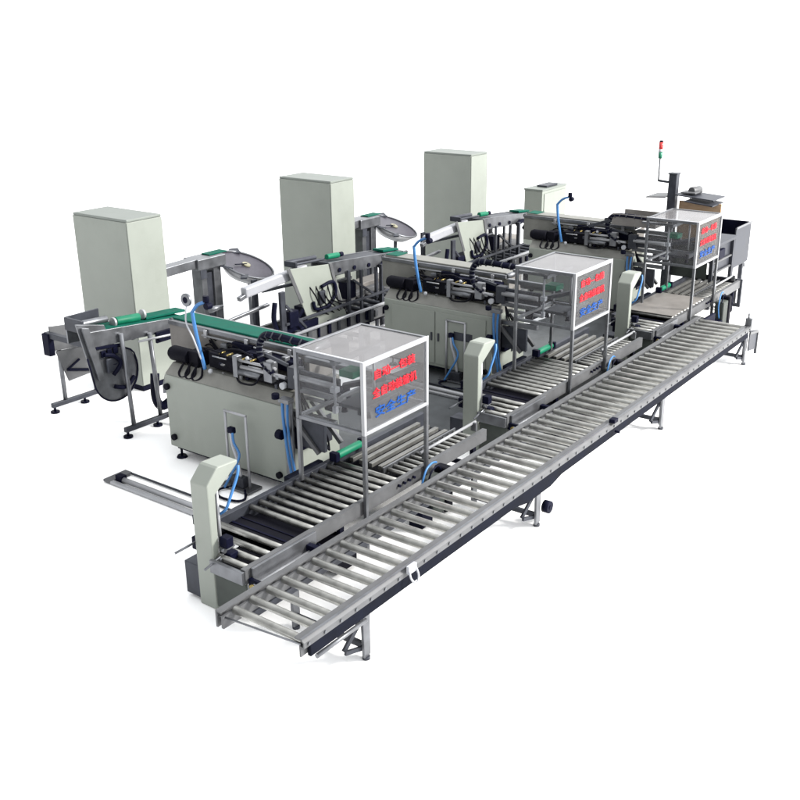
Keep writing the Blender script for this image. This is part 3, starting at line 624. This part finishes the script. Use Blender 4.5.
# ------------------------------------------------------------------ back roller conveyors
def make_back():
    t = thing('roller_conveyor', (8.5, 8.2, 0), 'dark roller conveyor beneath the first sloping feed chute, left of the middle packing machine', 'conveyor', 'dark roller conveyors behind the machines')
    for y in (7.86, 8.50): MB().box(8.3, 11.3, y, y+.05, .38, .52).build('side_rail', 'rail', t, .004)
    MB().box(8.32, 11.28, 7.92, 8.49, .33, .345).build('drip_pan', 'black', t)
    p = MB().cyl((8.45, 7.912, .47), (8.45, 8.498, .47), .028, 12).build('roller', 'steel_dark', t)
    for k in range(1, 15): place(p, (k*.2, 0, 0), 'roller', t)
    MB().box(10.6, 11.32, 8.56, 8.80, .40, .64).build('gear_housing', 'brown', t, .01)
    MB().cyl((8.4, 7.80, .58), (11.2, 7.80, .58), .02).build('guide_bar', 'alu', t)
    MB().cyl((9.6, 7.74, .30), (11.2, 7.74, .30), .02).build('guide_bar', 'alu', t)
    MB().prism([(9.2, .53), (11.1, .53), (11.1, .60), (9.2, .56)], 'xz', 8.44, 8.54).build('side_guide', 'rail', t, .004)
    rn = random.Random(5)
    for k in range(14):
        x = 8.5+.19*k; w = rn.uniform(.03, .07)
        MB().box(x, x+w, 7.835, 7.858, .42, .50+rn.uniform(0, .10)).build('bracket', rn.choice(('navy', 'steel_dark', 'steel')), t, .003)
    MB().box(8.9, 9.2, 7.62, 7.8, .10, .36).box(10.2, 10.42, 7.60, 7.78, .08, .40).each('motor_box', 'navy', t, .012)
    for x in (8.5, 9.9, 11.2):
        for y in (7.88, 8.52): MB().box(x-.025, x+.025, y-.02, y+.02, 0, .38).build('leg', 'navy', t)
        MB().beam((x, 7.88, .16), (x, 8.52, .16), .04, .05).build('cross_bar', 'navy', t)
        MB().box(x-.03, x+.03, 7.79, 7.86, .40, .60).build('guide_bracket', 'steel_dark', t)
    return t
BK = make_back()
dup(BK, 3.62, 'dark roller conveyor beneath the second sloping feed chute, left of the farthest packing machine')

# ------------------------------------------------------------------ tilted disc feeders
t = thing('disc_feeder', (8.3, 9.1, 0), 'tilted round disc feeder on a steel column, right of the nearest tall cabinet', 'feeder', 'tilted round disc feeders')
MB().box(8.12, 8.20, 9.02, 9.2, 0, 1.26).box(8.32, 8.44, 9.02, 9.2, 0, 1.26).each('column', 'steel', t, .006)
MB().box(8.205, 8.315, 9.05, 9.17, .5, 1.2).build('column_web', 'steel_dark', t)
MB().beam((7.5, 9.1, 1.33), (8.15, 9.1, 1.35), .16, .11).build('inlet_chute', 'steel', t, .006)
MB().box(8.04, 8.50, 8.98, 9.24, 1.262, 1.40).build('head', 'steel', t, .01)
MB().box(8.06, 8.16, 8.97, 8.978, 1.16, 1.27).build('bracket', 'steel_dark', t)
c = Vector((8.86, 9.0, 1.19)); nrm = Vector((.13, -.36, .92)).normalized()
a = nrm.cross(Vector((0, 1, 0))).normalized(); bb = nrm.cross(a)
d = MB().cyl(c-nrm*.03, c-nrm*.008, .355, 40).build('disc', 'disc', t, .004)
rim = MB(); ring = [c + (a*math.cos(x)+bb*math.sin(x))*.365 for x in [2*math.pi*k/36 for k in range(37)]]
rim.tube(ring, .014, 8, 1).build('rim', 'steel', t)
MB().cyl(c-nrm*.008, c+nrm*.015, .055, 18).build('hub', 'hub', t, .004)
MB().beam(c+nrm*.015, c+a*.2+nrm*.015, .02, .01).build('pointer', 'navy', t)
MB().cyl(c-nrm*.15, c-nrm*.012, .24, 30, .372).build('pan', 'alu', t)
MB().beam(c+a*.30+bb*.05, c+a*.44-bb*.02, .10, .02).beam(c+a*.24+bb*.24, c+a*.34+bb*.32, .08, .02).beam(c-a*.1-bb*.30, c-a*.15-bb*.42, .12, .015).each('lip', 'steel_dark', t)
MB().prism([(8.30, 1.401), (8.60, 1.401), (8.60, 1.415), (8.30, 1.415)], 'xz', 9.06, 9.20).build('green_pad', 'green', t, .003)
MB().cyl((8.95, 9.05, 0), (8.95, 9.05, 1.02), .03).build('support_leg', 'steel', t)
dup(t, 3.15, 'tilted round disc feeder on a steel column, right of the middle tall cabinet')

# ------------------------------------------------------------------ far end: signal tower, tray table, cardboard, bin
t = thing('signal_tower', (14.2, 5.55, 0), 'steel column carrying a red and green signal light on a thin pole', 'signal light')
MB().box(14.2, 14.32, 5.50, 5.62, 0, 1.95).each('column', 'steel_dark', t, .006)
MB().box(14.19, 14.33, 5.49, 5.63, 1.952, 1.97).build('column_cap', 'steel_dark', t)
MB().beam((14.2, 5.62, 1.84), (14.2, 5.77, 1.85), .03, .03).build('bracket', 'steel_dark', t)
MB().cyl((14.2, 5.775, 1.84), (14.2, 5.775, 2.17), .010).build('pole', 'steel_dark', t)
MB().cyl((14.2, 5.775, 2.17), (14.2, 5.775, 2.26), .030, 16).build('green_lamp', 'green_lens', t)
MB().cyl((14.2, 5.775, 2.262), (14.2, 5.775, 2.30), .030, 16).build('white_lamp', 'white', t)
MB().cyl((14.2, 5.775, 2.302), (14.2, 5.775, 2.40), .031, 16).build('red_lamp', 'red_lens', t)
MB().cyl((14.2, 5.775, 2.402), (14.2, 5.775, 2.425), .031, 16, .02).build('lamp_cap', 'navy', t)

t = thing('tray_table', (14.4, 5.4, 0), 'flat grey tilted trays on thin stands around the signal column', 'tray')
MB().prism([(5.62, 1.62), (5.92, 1.60), (5.92, 1.615), (5.62, 1.64)], 'yz', 14.12, 14.55).build('tray', 'rail', t)
MB().prism([(4.90, 1.63), (5.48, 1.67), (5.48, 1.685), (4.90, 1.645)], 'yz', 14.12, 14.6).build('tray', 'steel_dark', t)
MB().prism([(4.88, 1.56), (5.30, 1.60), (5.30, 1.615), (4.88, 1.575)], 'yz', 14.05, 14.5).build('tray', 'steel_dark', t)
MB().cyl((14.3, 5.3, 1.72), (14.5, 5.25, 1.72), .06).box(14.2, 14.4, 5.2, 5.42, 1.69, 1.715).build('motor', 'rail', t, .008)
for y in (5.0, 5.12, 5.35): MB().cyl((14.42, y, 1.2 if y < 5.3 else 0), (14.42, y, 1.60), .012).build('stand', 'steel_dark', t)
t = thing('cardboard_sheet', (14.6, 5.1, 0), 'brown cardboard sheet standing behind the farthest guard box', 'cardboard')
MB().box(14.30, 14.335, 4.84, 5.47, .985, 1.57).build('panel', 'card', t, .004)
MB().box(14.336, 14.40, 4.95, 5.30, .985, 1.005).build('flap', 'card', t)
t = thing('steel_bin', (15.9, 5.1, 0), 'dark steel open bin at the far right end, beyond the farthest guard box', 'bin')
MB().box(15.6, 16.32, 5.0, 5.02, .36, 1.0).build('near_wall', 'steel_dark', t, .004)
MB().box(15.6, 16.34, 5.75, 5.77, .36, 1.06).build('far_wall', 'blue_rail', t, .004)
MB().box(16.3, 16.32, 5.02, 5.75, .36, 1.0).build('end_wall', 'navy', t)
MB().box(15.6, 16.3, 5.02, 5.75, .52, .54).build('bottom', 'rail', t)
MB().box(15.58, 15.60, 5.0, 5.77, .40, .60).build('front_lip', 'steel_dark', t, .004)
MB().box(15.59, 16.33, 4.985, 5.0, .985, 1.015).build('rim', 'steel', t, .003)
for x in (15.7, 16.2):
    for y in (5.06, 5.7): MB().box(x-.03, x+.03, y-.03, y+.03, 0, .36).build('leg', 'steel_dark', t)
MB().cyl((16.28, 5.05, .26), (16.28, 5.05, .36), .03).build('caster', 'steel', t)
t = thing('support_table', (14.6, 5.1, 0), 'grey machine frame under the cardboard at the far end of the line', 'frame')
MB().box(14.25, 15.2, 4.85, 5.6, .93, .98).build('table_top', 'steel_dark', t, .006)
MB().box(14.32, 15.15, 4.92, 4.94, .50, .925).build('side_sheet', 'steel_dark', t)
MB().box(14.30, 14.31, 4.96, 5.5, .45, .925).build('end_sheet', 'dark_sheet', t)
for x in (14.28, 15.14):
    for y in (4.87, 5.52): MB().box(x, x+.05, y, y+.05, 0, .928).build('leg', 'steel_dark', t, .003)
for z in (.52, .68): MB().cyl((14.34, 4.895, z), (15.13, 4.895, z), .016).build('rod', 'rail', t)
MB().box(14.5, 14.75, 4.86, 4.91, .72, .86).build('drive_box', 'navy', t, .01)
